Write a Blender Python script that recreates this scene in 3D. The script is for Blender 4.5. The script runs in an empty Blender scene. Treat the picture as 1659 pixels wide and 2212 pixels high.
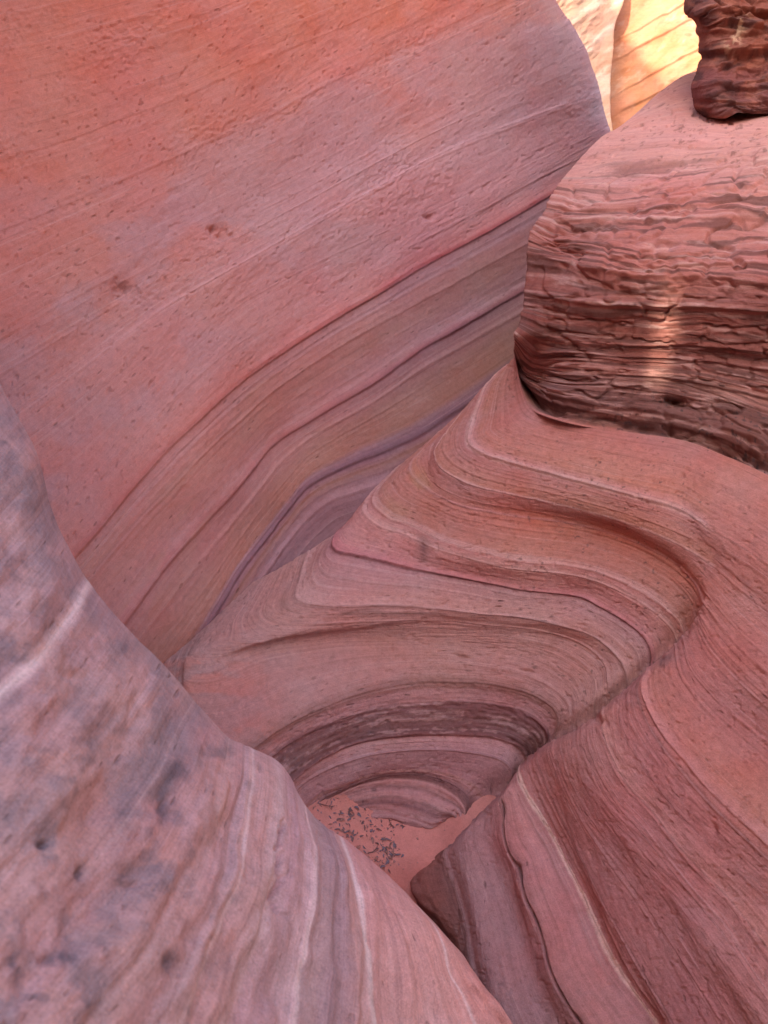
import bpy, math, random
import numpy as np
from mathutils import Vector

# ------------------------------------------------------------ camera, sky, sun, exposure
scene = bpy.context.scene
PITCH = math.radians(-32)
FPX = 1106.0/math.tan(math.radians(35))
cam_d = bpy.data.cameras.new('camera'); cam = bpy.data.objects.new('camera', cam_d)
scene.collection.objects.link(cam); scene.camera = cam
cam.rotation_euler = (math.radians(90)+PITCH, 0, 0)
cam_d.sensor_fit = 'VERTICAL'; cam_d.sensor_height = 36; cam_d.lens = 18/math.tan(math.radians(35))
cam_d.clip_start = 0.02; cam_d.clip_end = 500
cam_d.dof.use_dof = True; cam_d.dof.focus_distance = 2.9; cam_d.dof.aperture_fstop = 6.0

SUN_EL, SUN_AZ = math.radians(46), math.radians(222)      # azimuth measured clockwise from +Y: light comes from the left, a little behind
sun_from = Vector((math.sin(SUN_AZ)*math.cos(SUN_EL), math.cos(SUN_AZ)*math.cos(SUN_EL), math.sin(SUN_EL)))
w = bpy.data.worlds.new('World'); scene.world = w; w.use_nodes = True
nt = w.node_tree; bg = nt.nodes['Background']
sky = nt.nodes.new('ShaderNodeTexSky'); sky.sky_type = 'NISHITA'; sky.sun_disc = False
sky.sun_elevation = SUN_EL; sky.sun_rotation = SUN_AZ; sky.dust_density = 3.0
nt.links.new(sky.outputs[0], bg.inputs[0]); bg.inputs[1].default_value = 0.15
sl = bpy.data.lights.new('sun', 'SUN'); sun = bpy.data.objects.new('sun', sl); scene.collection.objects.link(sun)
sl.energy = 2.0; sl.angle = math.radians(0.53); sl.color = (1, .93, .82)
sun.rotation_euler = sun_from.to_track_quat('Z', 'Y').to_euler(); sun.location = (0, 0, 8)
scene.view_settings.view_transform = 'Standard'; scene.view_settings.look = 'None'
scene.view_settings.exposure = 2.42; scene.view_settings.gamma = 1
scene.cycles.max_bounces = 8; scene.cycles.diffuse_bounces = 6

# ------------------------------------------------------------ helpers
CP, SP = math.cos(PITCH), math.sin(PITCH)
def ray(x, y):
    xr = (np.asarray(x, float)-829.5)/FPX; yu = -(np.asarray(y, float)-1106)/FPX
    return np.stack([xr, CP-yu*SP, SP+yu*CP], -1)
def unproj(x, y, t): return ray(x, y)*np.asarray(t, float)[..., None]

rng = np.random.RandomState(7)
PERM = rng.permutation(4096); RV = rng.rand(4096)
def vnoise(p):
    i = np.floor(p).astype(np.int64); f = p-i; f = f*f*f*(f*(f*6-15)+10)
    out = 0
    for dx in (0, 1):
        hx = PERM[(i[..., 0]+dx) & 4095]; wx = f[..., 0] if dx else 1-f[..., 0]
        for dy in (0, 1):
            hy = PERM[(hx+i[..., 1]+dy) & 4095]; wy = f[..., 1] if dy else 1-f[..., 1]
            for dz in (0, 1):
                h = (hy+i[..., 2]+dz) & 4095; wz = f[..., 2] if dz else 1-f[..., 2]
                out = out + RV[PERM[h]]*wx*wy*wz
    return out*2-1
def fbm(p, oct=4, gain=.5):
    a, s, tot = 1, 0, 0
    for k in range(oct):
        s = s + a*vnoise(p+13.7*k); tot += a; a *= gain; p = p*2.03
    return s/tot
def P3(a, b, c=0.0):
    a, b = np.broadcast_arrays(a, b); return np.stack([a, b, np.zeros_like(a)+c], -1)
def sst(e0, e1, x):
    t = np.clip((x-e0)/(e1-e0), 0, 1); return t*t*(3-2*t)
def gau(x, m, s): return np.exp(-((x-m)/s)**2)

def pchip(xk, Y, x):
    """monotone cubic through Y[k,...] at xk, sampled at x"""
    Y = np.asarray(Y, float); h = np.diff(xk); sh = (-1,)+(1,)*(Y.ndim-1)
    d = np.diff(Y, axis=0)/h.reshape(sh); m = np.zeros_like(Y)
    if len(xk) > 2:
        w1 = (2*h[1:]+h[:-1]).reshape(sh); w2 = (h[1:]+2*h[:-1]).reshape(sh)
        with np.errstate(divide='ignore', invalid='ignore'):
            hm = (w1+w2)/(w1/d[:-1]+w2/d[1:])
        m[1:-1] = np.where(d[:-1]*d[1:] > 0, hm, 0)
    m[0] = d[0]; m[-1] = d[-1]
    k = np.clip(np.searchsorted(xk, x, 'right')-1, 0, len(xk)-2)
    hk = h[k]; t = ((x-xk[k])/hk); t_ = t.reshape(sh); hk_ = hk.reshape(sh)
    return ((2*t_**3-3*t_**2+1)*Y[k] + (t_**3-2*t_**2+t_)*hk_*m[k] + (-2*t_**3+3*t_**2)*Y[k+1] + (t_**3-t_**2)*hk_*m[k+1])

def catmull(P, Q=16):
    P = np.asarray(P, float)
    if len(P) < 3: return P
    A = np.vstack([2*P[0]-P[1], P, 2*P[-1]-P[-2]]); out = []
    for i in range(1, len(A)-2):
        p0, p1, p2, p3 = A[i-1:i+3]
        t0 = 0; t1 = t0+np.linalg.norm(p1-p0)**.5; t2 = t1+np.linalg.norm(p2-p1)**.5; t3 = t2+np.linalg.norm(p3-p2)**.5
        t = np.linspace(t1, t2, Q, endpoint=False)[:, None]
        a1 = (t1-t)/(t1-t0)*p0+(t-t0)/(t1-t0)*p1; a2 = (t2-t)/(t2-t1)*p1+(t-t1)/(t2-t1)*p2; a3 = (t3-t)/(t3-t2)*p2+(t-t2)/(t3-t2)*p3
        b1 = (t2-t)/(t2-t0)*a1+(t-t0)/(t2-t0)*a2; b2 = (t3-t)/(t3-t1)*a2+(t-t1)/(t3-t1)*a3
        out.append((t2-t)/(t2-t1)*b1+(t-t1)/(t2-t1)*b2)
    return np.vstack(out+[A[-2:-1]])
def resample(P, n):
    D = catmull(P); L = np.r_[0, np.cumsum(np.linalg.norm(np.diff(D, axis=0), axis=1))]
    u = np.linspace(0, L[-1], n)
    return np.stack([np.interp(u, L, D[:, k]) for k in range(D.shape[1])], -1)
def extend(P, dist):
    P = [tuple(map(float, p)) for p in P]; a = np.array(P[-2]); b = np.array(P[-1]); d = (b-a)/np.linalg.norm(b-a)
    return P+[tuple(b+d*dist*.5), tuple(b+d*dist)]
def tps(pts, lam=1e-3):
    """thin-plate spline of a value over the plane from (x, y, value) samples"""
    pts = np.asarray(pts, float); X = pts[:, :2]/500; v = pts[:, 2]; n = len(X)
    def U(r2): return np.where(r2 > 1e-12, r2*np.log(np.maximum(r2, 1e-12)), 0)
    K = U(((X[:, None]-X[None])**2).sum(-1))+lam*np.eye(n); Pm = np.c_[np.ones(n), X]
    A = np.block([[K, Pm], [Pm.T, np.zeros((3, 3))]]); c = np.linalg.solve(A, np.r_[v, 0, 0, 0])
    def f(x, y):
        sh = np.shape(x); q = np.c_[np.ravel(x), np.ravel(y)]/500; out = np.zeros(len(q))
        for i in range(0, len(q), 40000):
            b = q[i:i+40000]; out[i:i+40000] = U(((b[:, None]-X[None])**2).sum(-1))@c[:n]+c[n]+b@c[n+1:]
        return out.reshape(sh)
    return f

def grid_normals(P):
    du = np.gradient(P, axis=0); dv = np.gradient(P, axis=1)
    n = np.cross(du, dv); n /= np.maximum(np.linalg.norm(n, axis=-1, keepdims=True), 1e-9)
    flip = np.sign((n*-P).sum(-1, keepdims=True)); flip = np.where((n*-P).sum() > 0, 1, -1)
    return n*flip
def curl(P, end=False, r=.05, back=1.5, n=10, inward=.35):
    """carry the rock on round the edge of the visible face and away behind it"""
    if end: P = P[:, ::-1]
    P0 = P[:, 0]; T = P0-P[:, 9]; T /= np.linalg.norm(T, axis=-1, keepdims=True)
    kk = min(12, len(T)//4); Tp = np.concatenate([T[:1].repeat(kk, 0), T, T[-1:].repeat(kk, 0)]); cs = np.cumsum(np.concatenate([np.zeros((1, 3)), Tp]), 0); T = cs[2*kk+1:]-cs[:-2*kk-1]; T /= np.linalg.norm(T, axis=-1, keepdims=True)
    V = P0/np.linalg.norm(P0, axis=-1, keepdims=True)
    inward = np.asarray(inward); B = V-(inward[:, None] if inward.ndim else inward)*T; B /= np.linalg.norm(B, axis=-1, keepdims=True)
    cur = P0.copy(); rows = []
    for k in range(n):
        a = (k+.5)/n; d = (1-a)*T+a*B; d /= np.linalg.norm(d, axis=-1, keepdims=True)
        cur = cur+d*(r*1.5/n); rows.append(cur.copy())
    for k in range(8):
        cur = cur+B*back*((k+1)/36.0); rows.append(cur.copy())
    out = np.concatenate([np.stack(rows[::-1], 1), P], 1)
    return (out[:, ::-1] if end else out), n+8
def pad(A, m, end):
    rep = np.repeat(A[:, -1:] if end else A[:, :1], m, axis=1)
    return np.concatenate([A, rep] if end else [rep, A], 1)

def add_mesh(name, P, col=None, bed=None, mat=None, smooth=True, extra=None):
    R, C = P.shape[:2]; me = bpy.data.meshes.new(name)
    idx = np.arange(R*C).reshape(R, C)
    q = np.stack([idx[:-1, :-1], idx[:-1, 1:], idx[1:, 1:], idx[1:, :-1]], -1).reshape(-1, 4)
    n = grid_normals(P)
    # outward side faces the camera
    v = P.reshape(-1, 3); fn = np.cross(v[q[:, 1]]-v[q[:, 0]], v[q[:, 3]]-v[q[:, 0]])
    if (fn*-v[q[:, 0]]).sum() < 0: q = q[:, ::-1]
    me.vertices.add(R*C); me.vertices.foreach_set('co', v.astype(np.float32).ravel())
    me.loops.add(q.size); me.loops.foreach_set('vertex_index', q.astype(np.int32).ravel())
    me.polygons.add(len(q)); me.polygons.foreach_set('loop_start', np.arange(0, q.size, 4, dtype=np.int32))
    me.polygons.foreach_set('loop_total', np.full(len(q), 4, np.int32))
    me.update(calc_edges=True)
    me.polygons.foreach_set('use_smooth', np.full(len(q), smooth))
    if col is not None:
        a = me.attributes.new('rock', 'FLOAT_COLOR', 'POINT')
        a.data.foreach_set('color', np.concatenate([col, np.ones(col.shape[:2]+(1,))], -1).astype(np.float32).ravel())
    if bed is not None:
        a = me.attributes.new('bed', 'FLOAT_VECTOR', 'POINT'); a.data.foreach_set('vector', bed.astype(np.float32).ravel())
    o = bpy.data.objects.new(name, me); scene.collection.objects.link(o)
    if mat: me.materials.append(mat)
    return o
def tag(o, label=None, cat=None, group=None, kind=None):
    for k, v in (('label', label), ('category', cat), ('group', group), ('kind', kind)):
        if v: o[k] = v
    return o
def lin(*c): return np.array([((v/255+.055)/1.055)**2.4 if v/255 > .04045 else v/255/12.92 for v in c])
def table(keys, s):
    """colour of each bed: keys = [(bed coordinate, (r,g,b) linear)]"""
    k = np.array([a for a, _ in keys], float); C = np.array([c for _, c in keys]); return np.stack([np.interp(s, k, C[:, i]) for i in range(3)], -1)
def mixc(c, d, f): return c+(np.asarray(d)-c)*np.clip(f, 0, 1)[..., None]

# ------------------------------------------------------------ sandstone material
def rock_mat(name, lam=1.0, grain=1.0, pit=.5, pitscale=70, patch=.12, bump=1.0, pitdark=.5, lamf=1.0, stretch=1.0):
    m = bpy.data.materials.new(name); m.use_nodes = True; N = m.node_tree.nodes; L = m.node_tree.links
    b = N['Principled BSDF']; b.inputs['Roughness'].default_value = .95; b.inputs['Specular IOR Level'].default_value = .10
    def new(t, **k):
        n = N.new(t)
        for a, v in k.items(): setattr(n, a, v)
        return n
    def math_(op, a, c=None, d=None):
        n = new('ShaderNodeMath', operation=op)
        for i, v in enumerate((a, c, d)):
            if v is None: continue
            if isinstance(v, (int, float)): n.inputs[i].default_value = v
            else: L.new(v, n.inputs[i])
        return n.outputs[0]
    rock = new('ShaderNodeAttribute', attribute_name='rock'); bed = new('ShaderNodeAttribute', attribute_name='bed')
    tc = new('ShaderNodeTexCoord')
    def noise(vec, scale, detail=2, rough=.5, sc=None):
        mp = new('ShaderNodeMapping'); L.new(vec, mp.inputs[0]); mp.inputs['Scale'].default_value = sc or (1, 1, 1)
        n = new('ShaderNodeTexNoise'); L.new(mp.outputs[0], n.inputs['Vector']); n.inputs['Scale'].default_value = scale
        n.inputs['Detail'].default_value = detail; n.inputs['Roughness'].default_value = rough; return n.outputs['Fac']
    # warp the bedding a touch so the laminae are not ruler-straight
    l1 = noise(bed.outputs['Vector'], 1, 4, .62, (130*lamf, 1.6, 1))
    l2 = noise(bed.outputs['Vector'], 1, 2, .5, (520*lamf, 5, 1))
    msk = noise(tc.outputs['Object'], 2.2, 3, .5)
    g1 = noise(tc.outputs['Object'], 260, 3, .7)
    g2 = noise(tc.outputs['Object'], 38, 4, .6)
    p1 = noise(tc.outputs['Object'], 4.5, 5, .6)
    mp = new('ShaderNodeMapping'); L.new(bed.outputs['Vector'], mp.inputs[0]); mp.inputs['Scale'].default_value = (1.5, .62, 1)
    vo = new('ShaderNodeTexVoronoi'); L.new(mp.outputs[0], vo.inputs['Vector']); vo.inputs['Scale'].default_value = pitscale; vo.inputs['Randomness'].default_value = 1
    wn = new('ShaderNodeSeparateColor'); L.new(vo.outputs['Color'], wn.inputs[0])
    rad = math_('MULTIPLY_ADD', math_('POWER', wn.outputs[0], 9.0), .45, .0)           # a few large pits, most cells none
    pitf = math_('SMOOTH_MIN', math_('MAXIMUM', math_('SUBTRACT', rad, vo.outputs['Distance']), 0), .16, .05)
    pitf = math_('MULTIPLY', pitf, 6.0)
    pitm = math_('MULTIPLY', pitf, math_('MINIMUM', math_('MULTIPLY', math_('MAXIMUM', math_('SUBTRACT', p1, .38), 0), 6), 1))
    # brightness
    f = math_('MULTIPLY_ADD', math_('SUBTRACT', l1, .5), .85*lam, 1.0)
    f = math_('ADD', f, math_('MULTIPLY', math_('MULTIPLY', math_('SUBTRACT', l2, .5), msk), 1.3*lam))
    f = math_('ADD', f, math_('MULTIPLY', math_('SUBTRACT', g1, .5), .55*grain))
    f = math_('ADD', f, math_('MULTIPLY', math_('SUBTRACT', g2, .5), .35*grain))
    f = math_('SUBTRACT', f, math_('MULTIPLY', pitm, pitdark*.6))
    f = math_('MAXIMUM', f, .15)
    sc = new('ShaderNodeVectorMath', operation='SCALE'); L.new(rock.outputs['Color'], sc.inputs[0]); L.new(f, sc.inputs['Scale'])
    hs = new('ShaderNodeHueSaturation'); L.new(sc.outputs[0], hs.inputs['Color'])
    L.new(math_('MULTIPLY_ADD', math_('SUBTRACT', p1, .5), -4*patch, 1.0), hs.inputs['Saturation'])
    L.new(math_('MULTIPLY_ADD', math_('SUBTRACT', msk, .5), .022, .5), hs.inputs['Hue'])
    L.new(hs.outputs[0], b.inputs['Base Color'])
    h = math_('MULTIPLY', l1, .0035*lam)
    h = math_('ADD', h, math_('MULTIPLY', l2, .0010*lam)); h = math_('ADD', h, math_('MULTIPLY', g1, .0011*grain))
    h = math_('ADD', h, math_('MULTIPLY', g2, .004*grain)); h = math_('SUBTRACT', h, math_('MULTIPLY', pitm, .006*pit))
    bp = new('ShaderNodeBump'); L.new(h, bp.inputs['Height']); bp.inputs['Distance'].default_value = 1.0; bp.inputs['Strength'].default_value = bump
    L.new(bp.outputs[0], b.inputs['Normal'])
    return m

# ------------------------------------------------------------ loft a wall through its traced beds
def loft(rows, parts, step, seed=0):
    """rows: list of (list of part polylines, value); parts: columns per part. Returns X, Y, value, r (bed index), s (bed metres-ish px)"""
    K = len(rows); G = []
    for pl, v in rows:
        segs = []
        for i, (p, n) in enumerate(zip(pl, parts)):
            q = resample(p, n+1); segs.append(q if i == len(parts)-1 else q[:-1])
        G.append(np.vstack(segs))
    G = np.array(G); V = np.array([v for _, v in rows], float)
    d = np.linalg.norm(np.diff(G, axis=0), axis=2); d = np.percentile(d, 60, axis=1)
    sk = np.r_[0, np.cumsum(np.maximum(d, 6))]
    n = int(sk[-1]/step)+1; s = np.linspace(0, sk[-1], n)
    XY = pchip(sk, G, s); val = pchip(sk, V, s); r = np.interp(s, sk, np.arange(K))
    return XY[..., 0], XY[..., 1], val, r, s, sk
def arclen(X, Y):
    return np.c_[np.zeros(len(X)), np.cumsum(np.hypot(np.diff(X, axis=1), np.diff(Y, axis=1)), axis=1)]
def ledges(s, al, n, seed, amp, wmin=3, wmax=14, wav=180, cover=.45, xyz=None):
    """many thin ledges: each a step that comes and goes along the bed"""
    rs = np.random.RandomState(seed); out = np.zeros(al.shape); smax = s.max(); ss = s[:, None]*np.ones_like(al)
    ss = ss + 3.0*fbm(P3(al/140, ss/90, seed), 3)
    for k in range(n):
        c = rs.rand()*smax; wd = wmin+(wmax-wmin)*rs.rand()**2; a = amp*(.3+rs.rand()**2)
        lo = np.searchsorted(s, c-wd*5-5); hi = np.searchsorted(s, c+wd*5+5)
        if hi-lo < 3: continue
        q = ss[lo:hi]; x = (q-c)/wd
        env = sst(cover, cover+.35, .5+.6*vnoise(P3(al[lo:hi]/wav, np.zeros_like(q)+k*7.3, seed)))
        prof = np.where(x < 0, np.exp(-(x/1.9)**2), np.exp(-(x/.35)**2))     # rounded above, cut in sharply below
        out[lo:hi] += a*env*prof
    return out

def cells(a, b, seed):
    """2D cellular noise: (random value of the cell, distance to the joint between cells)"""
    ia = np.floor(a).astype(int); ib = np.floor(b).astype(int); f1 = np.full(a.shape, 9.); f2 = f1.copy(); idv = np.zeros(a.shape)
    for i in (-1, 0, 1):
        for j in (-1, 0, 1):
            ca, cb = ia+i, ib+j; h = PERM[(PERM[(ca+seed) & 4095]+cb) & 4095]
            dd = np.hypot(ca+.15+.7*RV[h]-a, cb+.15+.7*RV[(h+77) & 4095]-b)
            nearer = dd < f1; f2 = np.where(nearer, f1, np.minimum(f2, dd)); idv = np.where(nearer, RV[(h+991) & 4095], idv); f1 = np.where(nearer, dd, f1)
    return idv*2-1, f2-f1
def veins(C, s, al, n, seed, amp=.3, wav=350, lightbias=.5, w=(.8, 2.2), cover=.3):
    """thin paler and darker laminae that fade in and out along the bed"""
    rs = np.random.RandomState(seed); ss = s[:, None]*np.ones_like(al)+2.2*fbm(P3(al/150, s[:, None]/90+0*al, seed), 3); F = np.zeros_like(al); smax = s.max()
    for k in range(n):
        c = rs.rand()*smax; wd = w[0]+(w[1]-w[0])*rs.rand()**2; a = amp*(.3+.7*rs.rand())*(1 if rs.rand() < lightbias else -1)
        lo = np.searchsorted(s, c-wd*3-5); hi = np.searchsorted(s, c+wd*3+5)
        if hi-lo < 3: continue
        env = sst(cover, cover+.4, .5+.6*vnoise(P3(al[lo:hi]/wav, 0*al[lo:hi]+k*5.1, seed)))
        F[lo:hi] += a*env*np.exp(-((ss[lo:hi]-c)/wd)**2)
    F = F[..., None]; return np.where(F > 0, C+(np.array([.66,.42,.36])-C)*np.clip(F, 0, 1), C*(1+np.clip(F, -.7, 0)))
TINT = dict(A=(1.0,1.07,1.09), E=(1.0,1.04,1.05), D=(.98,1.03,1.0), H=(1.03,1.12,1.16))
def tint(C, m): return C*np.array(m)
# ============================================================ 1. smooth swept wall of the bowl (right side, middle and lower)
EF = [
 ([[(1112,769),(1129,844),(1149,884),(1209,909),(1279,924),(1379,939),(1479,954),(1560,985)], [(1560,985),(1610,1005),(1659,1029),(1760,1075)]], -1.33),
 ([[(1097,790),(1050,835),(1034,869),(1017,915),(1011,955),(1044,979),(1094,996),(1179,1019),(1279,1046),(1379,1074),(1469,1099),(1529,1139)], [(1529,1139),(1609,1184),(1659,1219),(1740,1275)]], -1.47),
 ([[(1030,855),(975,920),(942,965),(937,980),(946,1006),(979,1029),(1029,1051),(1109,1069),(1254,1101),(1379,1139),(1479,1184),(1540,1222)], [(1540,1222),(1599,1274),(1659,1319),(1740,1385)]], -1.57),
 ([[(945,935),(900,985),(885,1005),(889,1024),(919,1054),(989,1090),(1079,1109),(1254,1134),(1329,1154),(1404,1184),(1469,1224),(1509,1269),(1520,1300)], [(1520,1300),(1560,1355),(1610,1410),(1659,1455),(1740,1530)]], -1.66),
 ([[(838,1030),(800,1075),(795,1098),(829,1129),(879,1146),(939,1176),(1014,1199),(1094,1219),(1229,1234),(1304,1254),(1379,1289),(1429,1324),(1458,1355),(1465,1385)], [(1465,1385),(1480,1450),(1529,1513),(1579,1563),(1659,1630),(1740,1695)]], -1.80),
 ([[(755,1130),(727,1156),(720,1179),(732,1192),(765,1199),(829,1214),(919,1234),(1029,1254),(1129,1274),(1254,1289),(1294,1309),(1354,1344),(1389,1374),(1404,1404),(1399,1445)], [(1399,1445),(1387,1483),(1396,1523),(1429,1583),(1479,1643),(1529,1703),(1579,1753),(1659,1828),(1730,1895)]], -1.90),
 ([[(664,1190),(650,1235),(639,1290),(665,1304),(740,1311),(829,1309),(929,1314),(1029,1326),(1129,1334),(1204,1349),(1279,1374),(1319,1404),(1345,1439),(1350,1495)], [(1350,1495),(1340,1520),(1347,1580),(1380,1640),(1430,1712),(1490,1780),(1560,1850),(1659,1945),(1730,2015)]], -1.985),
 ([[(610,1222),(585,1280),(572,1322),(600,1342),(660,1348),(740,1345),(829,1341),(929,1339),(1044,1349),(1179,1364),(1254,1389),(1294,1419),(1314,1449),(1308,1532)], [(1308,1532),(1302,1555),(1306,1585),(1324,1638),(1359,1698),(1404,1745),(1454,1808),(1504,1868),(1579,1945),(1659,2050),(1720,2125)]], -2.035),
 ([[(520,1272),(440,1370),(400,1440),(450,1445),(560,1405),(700,1385),(829,1380),(960,1388),(1090,1404),(1180,1430),(1240,1470),(1258,1505),(1240,1575)], [(1240,1575),(1235,1600),(1252,1670),(1298,1755),(1370,1850),(1460,1960),(1550,2090),(1640,2225),(1700,2310)]], -2.12),
 ([[(340,1460),(330,1530),(360,1600),(470,1640),(537,1621),(593,1582),(649,1551),(714,1521),(775,1499),(844,1482),(909,1473),(983,1473),(1061,1478),(1122,1491),(1165,1508),(1200,1534),(1208,1556),(1191,1600)], [(1191,1600),(1186,1620),(1205,1680),(1245,1765),(1310,1865),(1380,1970),(1450,2075),(1520,2190),(1560,2260)]], -2.21),
 ([[(330,1560),(380,1660),(500,1690),(576,1642),(628,1603),(680,1577),(740,1554),(801,1536),(866,1525),(931,1521),(996,1520),(1061,1525),(1126,1538),(1165,1560),(1184,1586),(1166,1622)], [(1166,1622),(1162,1640),(1178,1690),(1213,1770),(1262,1870),(1320,1980),(1385,2095),(1445,2195),(1480,2260)]], -2.28),
 ([[(380,1620),(450,1720),(570,1735),(645,1677),(693,1642),(758,1612),(823,1597),(909,1590),(996,1590),(1061,1595),(1104,1608),(1126,1625),(1131,1643),(1122,1660)], [(1122,1660),(1121,1675),(1139,1718),(1169,1763),(1199,1813),(1229,1873),(1264,1943),(1289,2003),(1319,2063),(1359,2125),(1409,2190),(1450,2250)]], -2.35),
 ([[(400,1660),(470,1745),(580,1755),(652,1690),(710,1658),(800,1631),(870,1622),(931,1620),(1040,1630),(1090,1648),(1104,1668),(1088,1702)], [(1088,1702),(1081,1718),(1088,1750),(1090,1788),(1099,1833),(1119,1868),(1129,1908),(1154,1978),(1174,2028),(1186,2083),(1211,2138),(1254,2208),(1280,2260)]], -2.39),
 ([[(420,1700),(500,1780),(620,1765),(693,1712),(740,1695),(801,1673),(866,1664),(931,1666),(996,1682),(1030,1702),(1042,1722),(1048,1743)], [(1048,1743),(1043,1765),(1049,1818),(1069,1863),(1089,1913),(1117,1988),(1134,2063),(1156,2138),(1192,2210),(1215,2260)]], -2.47),
 ([[(450,1730),(540,1800),(660,1765),(732,1712),(779,1693),(836,1682),(888,1682),(931,1689),(966,1704),(990,1722),(1005,1745),(1002,1788)], [(1002,1788),(990,1810),(999,1875),(1017,1928),(1029,1988),(1039,2038),(1062,2125),(1095,2215),(1110,2260)]], -2.51),
 ([[(480,1770),(580,1835),(700,1795),(770,1770),(840,1765),(900,1780),(930,1790),(960,1785),(978,1793),(975,1822)], [(975,1822),(960,1843),(979,1913),(994,1963),(1009,2013),(1016,2068),(1032,2135),(1052,2215),(1062,2260)]], -2.59),
 ([[(500,1800),(600,1870),(720,1840),(800,1820),(860,1825),(900,1830),(925,1835),(940,1840),(945,1842),(940,1848)], [(940,1848),(905,1862),(888,1890),(893,1923),(919,1960),(946,1988),(976,2030),(1000,2090),(1018,2160),(1030,2240)]], -2.68),
 ([[(500,1850),(600,1910),(700,1900),(800,1890),(850,1885),(870,1885),(885,1885),(895,1885),(900,1890),(900,1895)], [(900,1895),(885,1905),(880,1920),(888,1945),(905,1980),(930,2020),(950,2070),(965,2120),(980,2180),(1000,2250)]], -2.85),
]
rows = [([a, extend(b, 330)], z) for (a, b), z in EF]
STEP = 2.0
X, Y, Z, r, s, skE = loft(rows, [430, 330], STEP)
wcr = sst(2.6, 4.3, r)[:, None]*(1-.6*sst(12.5, 14.5, r)[:, None])
ci = np.arange(X.shape[1])[None]*np.ones((len(r), 1)); a_ = arclen(X, Y); toE = a_[:, 429:430]-a_; toF = a_-a_[:, 430:431]
eE = np.where(ci < 430, np.exp(-np.maximum(toE, 0)/16), 0); X = X+wcr*eE*9; Y = Y+wcr*eE*7
Dz = ray(X, Y)[..., 2]
T = Z[:, None]/np.minimum(Dz, -.2)
T = T+wcr*np.where(ci < 430, .10*np.exp(-(np.maximum(toE, 0)/38)**2)+.05*np.exp(-np.maximum(toE, 0)/110), -.045*np.exp(-(toF/120)**2)+.06*(1-np.sqrt(np.maximum(1-np.clip(1-toF/22, 0, 1)**2, 0))))
P = unproj(X, Y, T)
al = arclen(X, Y); R2 = r[:, None]*np.ones_like(al); S2 = s[:, None]*np.ones_like(al)
isF = np.zeros_like(al); isF[:, 430:] = 1
isF = sst(0, 1, (np.arange(al.shape[1])[None]-424)/12)*np.ones_like(al)
def relief_EF():
    d = ledges(s, al, 120, 3, .0026, 1.2, 6, 300, .36)
    # named ledges: (bed index, height m, upper width px, lower width px)
    sr = lambda q: np.interp(q, np.arange(len(skE)), skE)
    sw = S2+3*fbm(P3(al/60, S2/200, 3.3), 3)
    for q, a, wu, wl in ((1.0,.014,10,4),(2.0,.007,7,3),(3.0,.004,5,2),(3.85,.006,5,2),(4.12,.006,4,2),(5.0,.016,12,2.5),(6.0,.008,5,2),(7.0,.005,4,2),(9.0,.008,8,3),(10.0,.010,10,4),(10.95,.018,14,3),(12.0,.014,6,2),(13.6,.008,5,2),(15.0,.012,8,3)):
        c = sr(q); x = sw-c
        d += a*np.where(x < 0, np.exp(-(x/wu)**2), np.exp(-(x/wl)**2))*(.55+.45*fbm(P3(al/120, q*9+0*al, 1), 2))*(1-(.6*isF if q > 5.5 else 0))
    # crack on the lower right wall
    c = sr(12.0)+5*vnoise(P3(al/50, 0*al, 4)); d -= .03*gau(sw, c+3, 2.6)*isF*sst(2, 60, al-al[:, 430:431])
    # layered grooves in the dark band, crumbly shelf at the foot of the bowl
    for px, py, rx, ry, dd in ((1000,1418,16,4,.016),(1142,1450,18,4,.014),(1294,1556,14,8,.025),(1290,1158,9,5,.010),(1540,1790,8,16,.014),(1130,1275,6,5,.008),(1395,1085,5,4,.010),(1475,1030,5,4,.012)):
        d -= dd*gau((X-px)/rx+.3*fbm(P3(X/9, Y/9, 1), 2), 0, 1)*gau((Y-py-.2*(X-px))/ry+.3*fbm(P3(X/9, Y/9, 8), 2), 0, 1)
    band = sst(9.6, 10.0, R2)*(1-sst(10.9, 11.05, R2))*(1-isF)
    d += band*.008*fbm(P3(al/170, S2/5.5, 2), 3)+band*.007*fbm(P3(al/14, S2/6, 8), 3)
    shelf = sst(14.05, 14.2, R2)*(1-isF)*sst(640, 700, X)
    d += shelf*(.010*fbm(P3(al/120, S2/5, 5), 4)+.006*fbm(P3(al/22, S2/7, 6), 4)+.006*np.abs(fbm(P3(al/60, S2/12, 7), 2)))
    d += .014*fbm(P3(al/260, S2/200, 11), 3)+.0025*fbm(P3(al/25, S2/14, 21), 3); d += .0014*fbm(P3(X/6, Y/6, 22), 3); d -= .004*sst(.42, .6, fbm(P3(X/11, Y/8, 23), 2))
    knob = sst(14.8, 15.1, R2)*isF; d += knob*(.010*fbm(P3(al/40, S2/22, 31), 3)+.01)
    return d
d = relief_EF()*sst(0, .3, R2)
n = grid_normals(P); P = P+n*d[..., None]
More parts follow.
